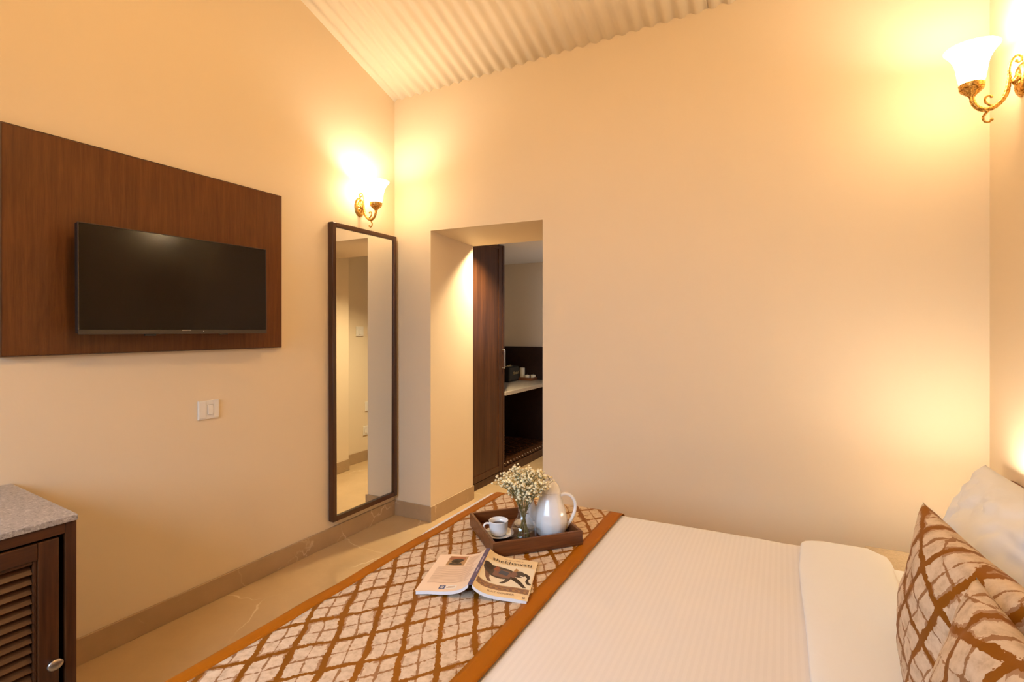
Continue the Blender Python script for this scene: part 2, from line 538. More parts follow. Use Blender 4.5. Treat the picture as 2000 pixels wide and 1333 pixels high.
# dressing room shell
DL, DR, DF, DZ = -3.0, -1.17, 5.5, 2.178
struct(MB().box(DL - .15, DR + .15, DF, DF + .15, 0, DZ + .1).build('wall_dressing_far', 'dress_wall'), 'cream wall at the end of the dressing alcove')
struct(MB().box(DL - .15, DL, 3.56, DF, 0, DZ + .1).build('wall_dressing_left', 'dress_wall'), 'cream wall behind the wardrobe')
struct(MB().box(DR, DR + .15, 3.72, DF, 0, DZ + .1).build('wall_dressing_right', 'dress_wall'), 'cream wall with switches and sockets seen in the mirror')
struct(MB().box(DL - .15, DR + .15, 3.56, DF + .15, DZ, DZ + .1).build('ceiling_dressing', 'white_ceiling'), 'flat white ceiling of the dressing alcove')
w2 = bpy.data.objects.new('fill_window', None); COL.objects.link(w2); w2.location = (DR, 4.95, 1.24)  # window invented for the alcove fill; the wall behind it is solid
struct(w2, 'added unseen frosted window for the alcove fill light')
for b in ((-.24, .24, 0, .03), (-.24, .24, .64, .67), (-.24, -.21, .03, .64), (.21, .24, .03, .64)):
    MB().box(-.016, -.001, *b, .002).build('window_frame', 'frame', w2)
MB().box(-.006, -.001, -.21, .21, .03, .64).build('pane', 'plastic', w2)
# skirting
BH, BT = .110, .013
def skirt(name, runs, label):
    mb = MB()
    for r in runs: mb.hexa(r, .0015, 1) if len(r) == 8 else mb.box(*r, .0015, 1)
    return struct(mb.build(name, 'base'), label)
skirt('baseboard_left', [(XA, XA + BT, YN, 0.19, 0, BH), (XA, XA + BT, .80, YB, 0, BH)], 'beige marble skirting along the television wall')
skirt('baseboard_far', [(XA + BT, XD0, YB - BT, YB, 0, BH), (XD0, XD0 + BT, YB - BT, 3.56, 0, BH), (XD1, XC, YB - BT, YB, 0, BH)], 'beige marble skirting around the doorway pier')
skirt('baseboard_right', [(XC - BT, XC, YN, .17, 0, BH), (XC - BT, XC, 2.75, YB - BT, 0, BH)], 'beige marble skirting behind the bed')
skirt('baseboard_near', [(XA + BT, XC - BT, YN, YN + BT, 0, BH)], 'beige marble skirting under the window')
c0 = [(XD1 - BT, YB - BT, 0), (XD1, YB - BT, 0), (XD1 + .06, 3.72, 0), (XD1 + .06 - BT, 3.72, 0)]
skirt('baseboard_dressing', [c0 + [(a, b, BH) for a, b, _ in c0], (DR - BT, DR, 3.73, DF - .02, 0, BH), (XD1 + .06, DR - BT, 3.72, 3.72 + BT, 0, BH)], 'beige marble skirting of the dressing alcove seen in the mirror')

# ------------------------------------------------------------------ television panel and television
t = thing('wood_wall_panel', 'large dark walnut veneer board behind the television on the left wall', 'panel', (XA, 1.388, 1.2795))
MB().box(.001, .030, -.594, .594, .004, .8645, .002).build('board', 'panel', t)
MB().box(.001, .029, -.598, -.594, 0, .8685).build('edge_band', 'frame', t)
MB().box(.001, .029, .594, .598, 0, .8685).build('edge_band', 'frame', t)
MB().box(.001, .029, -.594, .594, 0, .004).build('edge_band', 'frame', t)
MB().box(.001, .029, -.594, .594, .8645, .8685).build('edge_band', 'frame', t)
t = thing('television', 'black flat television switched off on the walnut panel', 'television', (-2.418, 1.386, 1.362))
t.rotation_euler = (0, math.radians(-.6), math.radians(-2.2))
t.scale = (1, .985, .99)
MB().box(-.028, -.001, -.409, .409, .004, .447, .004).build('casing', 'black', t)
MB().box(-.062, -.028, -.25, .25, .06, .34, .012).build('rear_housing', 'black', t)
MB().box(-.114, -.062, -.10, .10, .10, .30, .003).build('wall_bracket', 'steel', t)
MB().box(-.001, .0015, -.406, .406, .0205, .444).build('screen', 'screen', t)
MB().box(-.002, .004, -.409, .409, 0, .0195, .0015).build('bottom_bezel', 'bezel', t)
MB().box(-.002, .004, -.410, -.406, .0195, .448, .001).build('side_bezel', 'bezel', t)
MB().box(-.002, .003, .4065, .410, .0195, .448, .001).build('side_bezel', 'bezel', t)
MB().box(-.002, .003, -.406, .4065, .4445, .448, .001).build('top_bezel', 'bezel', t)
MB().box(.004, .0048, -.02, .02, .0165, .0185).build('logo_strip', 'silver', t)
MB().ball((.0045, .078, .012), .0022, 1).build('indicator_light', 'silver', t, True)
MB().box(-.014, -.001, -.17, -.125, -.0075, .001, .002).build('sensor_lug', 'black', t)
MB().box(-.014, -.001, .16, .20, -.004, .001, .001).build('sensor_lug', 'black', t)

# ------------------------------------------------------------------ electrical plates
def plate(name, label, loc, rotz, w, h, mods, group=None):
    """plate in local y (width) / z (height), facing +x"""
    t = thing(name, label, 'switch' if 'switch' in name else 'socket', loc, rotz, group)
    MB().box(.001, .009, -w / 2, w / 2, -h / 2, h / 2, .002).build('plate', 'plastic', t)
    for kind, y, z, mw, mh in mods:
        if kind == 'rocker':
            MB().box(.0088, .0094, y - mw / 2 - .001, y + mw / 2 + .001, z - mh / 2 - .001, z + mh / 2 + .001).build('rocker_shadow_gap', 'plastic_gap', t)  # dark slab paints the shaded gap round the rocker
            MB().hexa([(.009, y - mw / 2, z - mh / 2), (.0145, y - mw / 2, z - mh / 2), (.0145, y + mw / 2, z - mh / 2), (.009, y + mw / 2, z - mh / 2),
                       (.009, y - mw / 2, z + mh / 2), (.0105, y - mw / 2, z + mh / 2), (.0105, y + mw / 2, z + mh / 2), (.009, y + mw / 2, z + mh / 2)], .0006, 1).build('rocker', 'plastic', t)
        elif kind == 'blank':
            MB().box(.009, .011, y - mw / 2, y + mw / 2, z - mh / 2, z + mh / 2, .0008, 1).build('blank_module', 'plastic', t)
        else:
            f = MB().box(.009, .011, y - mw / 2, y + mw / 2, z - mh / 2, z + mh / 2, .0008, 1).build('socket_face', 'plastic', t)
            for dy, dz in ((-.009, -.006), (.009, -.006), (0, .009)):
                MB().lathe([(0, .0), (.0032, 0), (.0032, .0008), (0, .0008)], 10).build('pin_hole', 'plastic_gap', f).matrix_local = Matrix.Translation((.011, y + dy, z + dz)) @ Matrix.Rotation(PI / 2, 4, 'Y')
    return t
plate('light_switch', 'white light switch plate below the television', (XA, 1.576, .978), 0, .106, .094,
      [('rocker', .008, 0, .026, .048), ('blank', -.032, 0, .034, .082), ('blank', .0385, 0, .026, .082)])
plate('wall_switch', 'white single switch seen highest and leftmost in the mirror', (DR, 3.985, 1.365), PI, .105, .10, [('rocker', 0, -.008, .03, .05)])
plate('wall_switch', 'white switch plate beside the mirror reflection edge at eye level', (DR, 4.155, 1.37), PI, .105, .10, [('rocker', .02, 0, .026, .05), ('rocker', -.02, 0, .026, .05)])
plate('wall_socket', 'white three pin socket seen midway down the mirror', (DR, 4.115, .57), PI, .105, .10, [('socket', 0, 0, .046, .046)])
plate('wall_socket', 'white wide double socket seen lowest in the mirror', (DR, 4.115, .318), PI, .16, .095, [('socket', -.04, 0, .046, .046), ('rocker', .045, 0, .026, .046)])

# ------------------------------------------------------------------ mirror
t = thing('wall_mirror', 'tall dark wood framed mirror standing on the skirting in the corner', 'mirror', (XA, 2.656, .155))
MY0, MY1, MZ = -.306, .306, 1.916
fw = .031
for y0, y1 in ((MY0, MY0 + fw), (MY1 - fw, MY1)):
    o = MB().hexa([(.008, y0, 0), (.050, y0, 0), (.050, y1, 0), (.008, y1, 0), (.002, y0, MZ), (.044, y0, MZ), (.044, y1, MZ), (.002, y1, MZ)], .004).build('frame_stile', 'frame', t)
for z0, z1 in ((0, fw), (MZ - fw, MZ)):
    xa = .008 - .006 * z0 / MZ; xb = .008 - .006 * z1 / MZ
    MB().hexa([(xa, MY0 + fw, z0), (xa + .041, MY0 + fw, z0), (xa + .041, MY1 - fw, z0), (xa, MY1 - fw, z0),
               (xb, MY0 + fw, z1), (xb + .041, MY0 + fw, z1), (xb + .041, MY1 - fw, z1), (xb, MY1 - fw, z1)], .003).build('frame_rail', 'frame_y', t)
MB().box(.030, .034, MY0 + fw - .004, MY1 - fw + .004, fw - .004, MZ - fw + .004).build('glass', 'mirror', t)

# ------------------------------------------------------------------ wall sconces
def sconce(loc, rotz, label):
    t = thing('wall_sconce', label, 'wall lamp', loc, rotz, 'brass wall sconces')
    # oval embossed back plate (in y,z)
    rows = []
    mb = MB()
    nA = 40
    prof = [(0.0, .020), (.25, .0195), (.5, .017), (.68, .013), (.72, .0155), (.80, .014), (.93, .0075), (1.0, .001)]
    rg = []
    for f, hgt in prof:
        ring = []
        for k in range(nA):
            a = 2 * PI * k / nA
            em = .0022 * math.cos(a * 10) * math.sin(f * PI) if f < .7 else .0008 * math.cos(a * 20)
            ring.append((hgt + em, .048 * f * math.cos(a), .066 * f * math.sin(a)))
        rg.append(ring + [ring[0]])
    mb.grid(rg)
    bmesh.ops.remove_doubles(mb.bm, verts=mb.bm.verts[:], dist=1e-5)
    mb.build('back_plate', 'brass', t, True)
    # acanthus boss and link
    mb = MB()
    mb.tube([(.012, 0, 0), (.018, 0, 0), (.024, 0, 0), (.029, 0, 0), (.034, 0, 0), (.042, 0, 0)], [.016, .019, .017, .010, .0055, .0055], 12)
    mb.build('boss', 'brass', t, True)
    # S arm: stem, U bend, riser
    arm = smoothline([(.040, 0, .045), (.0385, 0, .02), (.041, 0, -.012), (.048, 0, -.045), (.064, 0, -.072), (.088, 0, -.090), (.112, 0, -.093), (.134, 0, -.079), (.147, 0, -.055), (.150, 0, -.030)], 6)
    rad = [.0042 + .0046 * math.sin(min(1, i / (len(arm) * .35)) * PI / 2) + .0009 * math.sin(i * 2.1) for i in range(len(arm))]
    MB().tube(arm, rad, 10).build('arm', 'brass', t, True)
    def scroll(pts, r0, r1, end):
        c = smoothline(pts, 6)
        rr = [r0 + (r1 - r0) * i / (len(c) - 1) for i in range(len(c))]
        mb = MB().tube(c, rr, 8)
        mb.ball(c[-1], end, 2)
        mb.build('scroll', 'brass', t, True)
    scroll([(.040, 0, .042), (.036, 0, .068), (.027, 0, .088), (.014, 0, .097), (.004, 0, .088), (.004, 0, .074), (.013, 0, .070), (.018, 0, .076)], .0046, .0030, .0056)
    scroll([(.084, 0, -.088), (.100, 0, -.074), (.110, 0, -.062), (.108, 0, -.046), (.097, 0, -.040), (.091, 0, -.046)], .0046, .0034, .0056)
    scroll([(.096, 0, -.094), (.108, 0, -.108), (.116, 0, -.124), (.110, 0, -.140), (.098, 0, -.144), (.090, 0, -.136)], .0048, .0036, .0062)
    # gallery cup: petals, ring
    def flute(r, z, a):
        return (r * (1 + .06 * math.cos(a * 10)), z)
    MB().lathe([(0, -.036), (.010, -.036), (.013, -.030), (.024, -.020), (.034, -.010), (.037, -.006), (.030, -.005), (0, -.005)], 60, (.150, 0, 0), flute).build('petal_cup', 'brass', t, True)
    MB().lathe([(.030, -.006), (.0385, -.005), (.040, .000), (.0405, .010), (.042, .014), (.0395, .016), (.037, .014), (.036, .002), (.030, -.002)], 40, (.150, 0, 0)).build('ring_holder', 'brass', t, True)
    # frosted bell shade, flared lip
    prof = [(.006, .004), (.030, .004), (.036, .012), (.042, .032), (.046, .055), (.049, .080), (.055, .105), (.066, .128), (.078, .145), (.086, .154), (.0875, .157), (.085, .158)]
    inner = [(r - .0028, z + .001) for r, z in prof[::-1]][1:]
    MB().lathe(prof + inner[:-1] + [(.004, .007)], 48, (.150, 0, 0)).build('glass_shade', 'shade', t, True)
    MB().lathe([(0, .006), (.012, .006), (.013, .03), (.018, .048), (.021, .062), (.018, .078), (.010, .088), (0, .091)], 20, (.150, 0, 0)).build('bulb', M['bulb'], t, True)
    l = add_light('sconce_light', 'POINT', (.150, 0, .105), P_SCONCE, WARM, shadow_soft_size=.03)
    l.parent = t
    return t
tb = NT('lit_bulb')
tb.surf(tb.n('Emission', Color=(1.0, 0.72, 0.38), Strength=14.0).outputs[0])
M['bulb'] = tb.m
sconce((XA, 2.628, 2.222), 0, 'small brass scroll wall sconce with lit glass shade above the mirror')
sconce((XC, 2.640, 2.338), PI, 'large brass scroll wall sconce at the upper right above the bed')
# added warm fill lamp, shaped as a pendant out of view above the camera
t = thing('fill_pendant', 'added unseen frosted globe pendant lamp for warm fill light', 'ceiling light', (-.80, .90, 2.95))
MB().lathe([(0, -.13), (.05, -.12), (.095, -.085), (.125, -.03), (.13, .015), (.115, .07), (.08, .11), (.045, .125), (0, .125)], 36).build('globe', 'shade', t, True)
MB().lathe([(0, .122), (.05, .122), (.052, .135), (.03, .16), (.008, .175), (0, .175)], 24).build('cap', 'brass', t, True)
MB().tube([(0, 0, .17), (0, 0, .5), (0, 0, EAVE + SL * (YB - .90) + .05 - 2.95)], .004, 6).build('cord', 'brass', t, True)
l = add_light('fill_pendant_light', 'POINT', (0, 0, 0), P_FILL, GLOW, shadow_soft_size=.08)
l.parent = t

# ------------------------------------------------------------------ louvred cabinet
t = thing('louvred_cabinet', 'dark walnut louvred cabinet with grey granite top beside the left wall', 'cabinet', (-1.965, .788, 0))
def L(y): return y - .788
FX = 0.0
MB().box(-.58, -.012, L(.20), L(.215), .06, .785).build('side_panel', 'cab', t)
MB().box(-.58, -.012, L(.773), L(.788), .06, .785).build('side_panel', 'cab', t)
MB().box(-.58, -.57, L(.215), L(.773), .06, .785).build('back_board', 'cab', t)
MB().box(-.57, -.012, L(.215), L(.773), .06, .075).build('bottom_board', 'cab', t)
MB().box(-.56, -.03, L(.21), L(.778), 0, .06).build('plinth', 'cab_y', t)
MB().box(-.012, .008, L(.759), L(.788), .06, .785, .002).build('face_stile', 'cab', t)
MB().box(-.012, .008, L(.20), L(.229), .06, .785, .002).build('face_stile', 'cab', t)
MB().box(-.012, .008, L(.229), L(.759), .752, .785, .002).build('face_rail', 'cab_y', t)
MB().box(-.012, .008, L(.229), L(.759), .06, .09, .002).build('face_rail', 'cab_y', t)
# granite top with an out-of-square wall end
mb = MB()
mb.hexa([(-.597, L(.185), .785), (.014, L(.185), .785), (.014, .001, .785), (-.597, .042, .785),
         (-.597, L(.185), .803), (.014, L(.185), .803), (.014, .001, .803), (-.597, .042, .803)], .0015)
tag(mb.build('granite_top', 'granite', t), 'grey speckled granite top')
d = MB()
d.box(-.012, .006, L(.694), L(.745), .098, .744, .003)
door = d.build('door', 'cab', t)
MB().box(-.012, .006, L(.243), L(.294), .098, .744, .003).build('stile', 'cab', door)
MB().box(-.012, .006, L(.294), L(.694), .693, .744, .003).build('rail', 'cab_y', door)
MB().box(-.012, .006, L(.294), L(.694), .098, .149, .003).build('rail', 'cab_y', door)
for y0, y1, z0, z1 in ((.684, .694, .149, .693), (.294, .304, .149, .693), (.304, .684, .683, .693), (.304, .684, .149, .159)):
    MB().box(-.012, .001, L(y0), L(y1), z0, z1, .003).build('inner_moulding', 'cab', door)
sl_me = None
z = .173
while z < .680:
    if sl_me is None:
        mb = MB()
        mb.hexa([(-.014, L(.304), .006), (-.010, L(.304), -.010), (-.010, L(.684), -.010), (-.014, L(.684), .006),
                 (-.020, L(.304), .014), (.001, L(.304), -.012), (.001, L(.684), -.012), (-.020, L(.684), .014)], .002)
        o = mb.build('slat', 'cab_y', door)
        sl_me = o.data
    else:
        o = bpy.data.objects.new('slat', sl_me); COL.objects.link(o); o.parent = door
    o.location = (0, 0, z)
    z += .0290
MB().box(-.03, -.026, L(.30), L(.69), .15, .69).build('backing', 'darkwood', door)
kb = MB().lathe([(0, .026), (.008, .0255), (.014, .0235), (.0165, .020), (.016, .017), (.010, .012), (.007, .006), (.009, .0), (0, .0)], 24).build('knob', 'knob', door, True)
kb.matrix_local = Matrix.Translation((.006, L(.728), .368)) @ Matrix.Rotation(PI / 2, 4, 'Y') @ Matrix.Diagonal((1.0, 1.25, 1, 1))

# ------------------------------------------------------------------ dressing alcove: wardrobe, counter unit
WX = -2.31
t = thing('wardrobe', 'tall dark walnut wardrobe with panelled door inside the doorway', 'wardrobe', (WX, 3.90, 0))
def L(y): return y - 3.90
MB().box(-.66, -.02, L(3.565), L(3.585), .062, 2.172).build('side_panel', 'ward', t)
MB().box(-.66, .002, L(4.212), L(4.244), .0, 2.172, .002).build('side_panel', 'ward', t)
MB().box(-.66, -.64, L(3.585), L(4.212), .062, 2.172).build('back_board', 'ward', t)
MB().box(-.66, -.02, L(3.585), L(4.212), 2.155, 2.172).build('top_board', 'ward', t)
MB().box(-.60, -.004, L(3.565), L(4.212), 0, .060, .001).build('plinth', 'ward', t)
door = MB().box(-.014, -.006, L(3.62), L(4.135), .118, 2.135).build('door', 'ward', t)
MB().box(-.019, .001, L(4.137), L(4.205), .067, 2.165, .002).build('stile', 'ward', door)
MB().box(-.019, .001, L(3.568), L(3.62), .067, 2.165, .002).build('stile', 'ward', door)
MB().box(-.019, .001, L(3.62), L(4.137), .067, .120, .002).build('rail', 'ward', door)
MB().box(-.019, .001, L(3.62), L(4.137), 2.133, 2.165, .002).build('rail', 'ward', door)
hp = [(.001, L(4.195), 1.025), (.022, L(4.195), 1.025), (.032, L(4.195), 1.035), (.032, L(4.195), 1.11), (.032, L(4.195), 1.185), (.022, L(4.195), 1.195), (.001, L(4.195), 1.195)]
tag(MB().tube(smoothline(hp, 4), .0055, 10).build('handle', 'steel', door, True), 'steel bow handle')

t = thing('luggage_counter', 'dark alcove unit with pale stone counter and slatted luggage base', 'counter', (WX, 4.86, 0))
def L(y): return y - 4.86
Y0, Y1 = 4.246, 5.498
tag(MB().box(-.685, .012, L(Y0), L(Y1), .757, .795, .004).build('stone_counter', 'counter', t), 'pale speckled stone counter')
MB().box(-.685, -.665, L(Y0), L(Y1), .10, .757).build('back_board', 'darkwood', t)
MB().box(-.665, -.005, L(5.478), L(Y1), .0, .757).build('end_board', 'darkwood', t)
MB().box(-.685, .55, L(5.472), L(5.499), .7955, 1.182, .002).build('splash_board', 'darkwood', t)
MB().box(-.688, -.668, L(Y0), L(5.472), .7955, 1.182, .002).build('splash_board', 'darkwood', t)
MB().box(-.665, -.02, L(Y0), L(5.478), 0, .05).build('base_board', 'darkwood', t)
MB().box(-.02, .002, L(Y0), L(Y1 - .02), 0, .078, .002).build('front_rail', 'ward', t)
MB().box(-.06, -.022, L(Y0), L(5.478), .05, .088).build('bearer', 'darkwood', t)
MB().box(-.64, -.60, L(Y0), L(5.478), .05, .088).build('bearer', 'darkwood', t)
y = 4.285
sm = stm = None
while y < 5.46:
    if sm is None:
        o = MB().box(-.64, -.004, -.017, .017, .0885, .107, .003).build('slat', 'ward', t); sm = o.data
        s = MB().lathe([(0, .004), (.004, .0035), (.0065, .0015), (.007, 0), (0, 0)], 10).build('stud', 'stud', o, True); stm = s.data
    else:
        o = bpy.data.objects.new('slat', sm); COL.objects.link(o); o.parent = t
        s = bpy.data.objects.new('stud', stm); COL.objects.link(s); s.parent = o
    o.location = (0, L(y), 0)
    s.matrix_local = Matrix.Translation((-.016, 0, .107))
    y += .062

def text_mesh(body, size, align='CENTER', shear=0.0, extrude=0.0):
    cu = bpy.data.curves.new('tmp_text', 'FONT')
    cu.body = body; cu.size = size; cu.align_x = align; cu.align_y = 'CENTER'; cu.shear = shear
    cu.resolution_u = 3; cu.extrude = extrude
    o = bpy.data.objects.new('tmp_text', cu); COL.objects.link(o)
    bpy.context.view_layer.update()
    dg = bpy.context.evaluated_depsgraph_get()
    me = bpy.data.meshes.new_from_object(o.evaluated_get(dg))
    bpy.data.objects.remove(o); bpy.data.curves.remove(cu)
    return me

# small amplifier-style speaker on the counter; front faces +x
t = thing('bluetooth_speaker', 'small black box speaker with gold script badge on the stone counter', 'speaker', (-2.685, 5.165, .7955), math.radians(4))
MB().box(-.10, .0, -.135, .135, .006, .172, .008).build('cabinet', 'speaker', t)
MB().box(.0, .005, -.125, .125, .018, .160, .002).build('grille', 'grille', t)
MB().box(-.07, -.03, -.09, .03, .172, .175, .001).build('control_strip', 'gold', t)
for k in range(4):
    MB().lathe([(0, .012), (.005, .012), (.006, 0), (0, 0)], 12, (-.05, -.075 + k * .03, .175)).build('control_knob', 'gold', t, True)
for sy in (-.1, .1):
    MB().box(-.085, -.01, sy - .015, sy + .015, 0, .006).build('foot', 'black', t)
me = text_mesh('Marshall', .048, shear=.35, extrude=.001)
me.materials.append(M['gold'])
bd = bpy.data.objects.new('script_badge', me); COL.objects.link(bd); bd.parent = t
bd.matrix_local = Matrix.Translation((.0062, .03, .095)) @ Matrix(((0, 0, 1, 0), (1, 0, 0, 0), (0, 1, 0, 0), (0, 0, 0, 1)))
# candle tray
t = thing('candle_tray', 'small brown wooden tray of candles on the stone counter', 'tray', (-2.60, 5.385, .7955), math.radians(0))
MB().box(-.15, .07, -.075, .075, 0, .006).build('base', 'candletray', t)
for b in ((-.15, .07, -.075, -.067), (-.15, .07, .067, .075), (-.15, -.142, -.067, .067), (.062, .07, -.067, .067)):
    MB().box(*b, .006, .034, .001).build('side', 'candletray', t)
def candle(x, y, r, h, label):
    c = thing('candle', label, 'candle', (x, y, .802), 0, 'ivory candles on the alcove tray')
    MB().lathe([(0, 0), (r - .001, 0), (r, .002), (r, h - .003), (r - .003, h), (r * .6, h - .002), (0, h - .004)], 28).build('wax', 'wax', c, True)
    MB().tube([(0, 0, h - .005), (.0005, 0, h + .006), (.002, .001, h + .013)], .0012, 6).build('wick', 'wick', c, True)
candle(-2.692, 5.387, .031, .135, 'tall ivory pillar candle in the wooden tray')
candle(-2.615, 5.36, .0285, .055, 'short ivory candle in front of the tall pillar candle')
candle(-2.565, 5.415, .0285, .055, 'short ivory candle at the doorway edge of the tray')
# recessed ceiling downlight
DLX, DLY = -2.055, 3.665
t = thing('downlight', 'recessed round downlight in the alcove ceiling behind the doorway', 'ceiling light', (DLX, DLY, DZ))
MB().lathe([(.030, -.001), (.045, -.001), (.046, -.004), (.040, -.007), (.032, -.006)], 32).build('trim_ring', 'plastic', t, True)
MB().lathe([(0, -.0015), (.031, -.0015), (.031, -.003), (0, -.003)], 24).build('lens', M['bulb'], t, True)
l = add_light('downlight_beam', 'SPOT', (0, 0, -.012), P_DOWN, (1.0, 0.80, 0.49), spot_size=math.radians(122), spot_blend=1.0, shadow_soft_size=.03)
l.parent = t

# ------------------------------------------------------------------ bed
BX0, BX1, BY0, BY1 = -1.20, .76, .30, 2.15
bed = thing('bed', 'wide bed with low headboard under white bedding', 'bed', ((BX0 + BX1) / 2, (BY0 + BY1) / 2, 0))
cx, cy = (BX0 + BX1) / 2, (BY0 + BY1) / 2
MB().box(BX0 + .04 - cx, BX1 - cx, BY0 + .03 - cy, BY1 - .03 - cy, .06, .30, .006).build('base', 'cab_y', bed)
for sx in (BX0 + .10, BX1 - .10):
    for sy in (BY0 + .10, BY1 - .10):
        MB().box(sx - .03 - cx, sx + .03 - cx, sy - .03 - cy, sy + .03 - cy, 0, .06).build('leg', 'cab', bed)
MB().box(BX0 + .01 - cx, BX1 - .002 - cx, BY0 + .01 - cy, BY1 - .01 - cy, .302, .582, .05, 4).build('mattress', 'sheetcloth', bed, True)
tag(MB().box(BX1 - cx, XC - .002 - cx, .20 - cy, 2.71 - cy, .0, .785, .006).build('headboard', 'candletray', bed), 'brown headboard ledge')

def bedbump(x, y):
    v = .0045 * noise.noise((x * 3.1, y * 3.3, .3)) + .0022 * noise.noise((x * 9, y * 7, 2.3))
    return v
def ypath(off, hang, n_flat, r=.055, y0=BY0, y1=BY1):
    """list of (y, drop) across the bed, rounded over both long edges"""
    out = []
    ya, yb = y0 - .012 - off, y1 + .012 + off
    R = r + off
    for k in range(7):
        out.append((ya, hang + R - hang * k / 6 if False else R + hang * (1 - k / 6)))
    for k in range(1, 8):
        a = PI / 2 * k / 8
        out.append((ya + R * (1 - math.cos(a)), R * (1 - math.sin(a))))
    for k in range(n_flat + 1):
        out.append((ya + R + (yb - ya - 2 * R) * k / n_flat, 0))
    for k in range(7, 0, -1):
        a = PI / 2 * k / 8
        out.append((yb - R * (1 - math.cos(a)), R * (1 - math.sin(a))))
    for k in range(7):
        out.append((yb, R + hang * k / 6))
    return out
def drape(xp, yp, ztop, org, peek=0.0):
    rows = []
    for x, dx in xp:
        row = []
        for y, dy in yp:
            dd = max(dx, dy)
            if dx > 0 and dy > 0: dd = math.sqrt(dx * dx + dy * dy) if max(dx, dy) < .08 else max(dx, dy)
            if peek and x < -1.15 and dd < .08: dd *= 1 - .6 * min(1, max(0, (y - 1.35) / .3))
            z = ztop - dd + bedbump(x, y)
            yy = y
            if dy > .06: yy = y + .010 * noise.noise((x * 5, 3.3, 1)) * (dy / .3) * (1 if y > 1 else -1)
            xx = x - (peek * min(1, max(0, (y - 1.35) / .3)) if x < -1.19 else 0)
            row.append((xx - org[0], yy - org[1], z - org[2]))
        rows.append(row)
    return rows
DU = ((BX0 + .33) / 2, (BY0 + BY1) / 2, .5)
xp = [(BX0 - .016, .05 + .26 * (1 - k / 6)) for k in range(7)]
xp += [(BX0 - .016 + .05 * (1 - math.cos(PI / 2 * k / 7)), .05 * (1 - math.sin(PI / 2 * k / 7))) for k in range(1, 7)]
nx = 70
xp += [(BX0 + .034 + (.325 - BX0 - .034) * k / nx, 0) for k in range(nx + 1)]
duvet = thing('duvet', 'white satin striped duvet spread over the bed', 'duvet', DU)
MB().grid(drape(xp, ypath(0, .27, 60), .600, DU, .028)).build('quilt', 'duvet', duvet, True)
# turned-down fold near the pillows
fx = [(.062, .000), (.056, -.006), (.060, -.013), (.070, -.019), (.090, -.024), (.125, -.028), (.17, -.031), (.215, -.031), (.255, -.028), (.285, -.021), (.308, -.014), (.322, .004), (.330, .024), (.334, .045)]
rows = []
yp = ypath(.012, .24, 60, .06)
for x, dx in fx:
    row = []
    for y, dy in yp:
        w = max(0.0, 1 - dy / .10)
        skew = .012 * noise.noise((y * 1.6, 4.2, 0)) + (.010 if y > 1.9 else 0) * (y - 1.9) / .25
        lift = -dx if dx < 0 else -dx
        z = .602 - dy + lift * (0.35 + .65 * w) + bedbump(x, y) + (.006 * noise.noise((x * 14, y * 2.2, 7)) * w if dx < -.015 else 0)
        row.append((x + skew - DU[0], y - DU[1] - .0, z - DU[2]))
    rows.append(row)
MB().grid(rows).build('turned_down_fold', 'sheetcloth', duvet, True)

# brocade runner with amber borders across the foot of the bed
RU = (-.895, (BY0 + BY1) / 2, .5)
run = thing('bed_runner', 'beige and brown lattice brocade bed runner with amber borders', 'bed runner', RU)
yp = ypath(.006, .26, 90)
def xr(a, b, n): return [(a + (b - a) * k / n, 0) for k in range(n + 1)]
foot = [(-1.214, .040), (-1.212, .022), (-1.205, .008), (-1.196, .002)] + xr(-1.188, -1.148, 3)
MB().grid(drape(foot, yp, .6065, RU)).build('border_band', 'band', run, True)
MB().grid(drape(xr(-1.148, -.642, 36), yp, .6065, RU)).build('patterned_cloth', 'runner', run, True)
MB().grid(drape(xr(-.642, -.588, 4), yp, .6065, RU)).build('border_band', 'band', run, True)
for o in run.children:
    md = o.modifiers.new('thickness', 'SOLIDIFY'); md.thickness = .003; md.offset = 1

# ------------------------------------------------------------------ pillows
def pillow(name, label, cat, mat, center, e1, e2, w, h, th, seed, n=40, group=None, pinch=.06, wr=.004, ear=.0):
    e1 = Vector(e1).normalized(); e2 = Vector(e2); e2 = (e2 - e1 * e2.dot(e1)).normalized(); e3 = e1.cross(e2)
    mb = MB()
    front, back = [], []
    for i in range(n + 1):
        rf, rb_ = [], []
        for j in range(n + 1):
            u = -math.cos(PI * i / n) * .35 + (2 * i / n - 1) * .65
            v = -math.cos(PI * j / n) * .35 + (2 * j / n - 1) * .65
            x = u * w / 2 * (1 - pinch * (1 - v * v) * abs(u) ** 3)
            y = v * h / 2 * (1 - pinch * (1 - u * u) * abs(v) ** 3)
            q = max(0.0, (1 - u * u) * (1 - v * v))
            d_ = th / 2 * (q ** .42) * (1 - .12 * (u * u + v * v))
            wz = wr * noise.noise((u * 3 + seed, v * 3, 0)) * q ** .3 + wr * .7 * noise.noise((u * 8, v * 8 + seed, 2)) * q ** .25
            y += -ear * 0
            sag = .012 * noise.noise((u * 1.3, v * 1.3, seed))
            rf.append((x, y, d_ + wz + sag)); rb_.append((x, y, -d_ + wz * .5 + sag))
        front.append(rf); back.append(rb_)
    mb.grid(front); mb.grid(back)
    bmesh.ops.remove_doubles(mb.bm, verts=mb.bm.verts[:], dist=1e-5)
    o = mb.build(name, mat, None, True)
    m = Matrix((e1, e2, e3)).transposed().to_4x4()
    m.translation = Vector(center)
    o.matrix_world = m
    tag(o, label, cat, group)
    return o
pillow('pillow', 'plump white pillow standing upright right behind the patterned cushions', 'pillow', 'sheetcloth',
       (.452, 1.545, .797), (0, -1, .03), (.28, 0, .95), .72, .44, .22, 3.1, n=60, pinch=.05, wr=.020, group='white pillows')
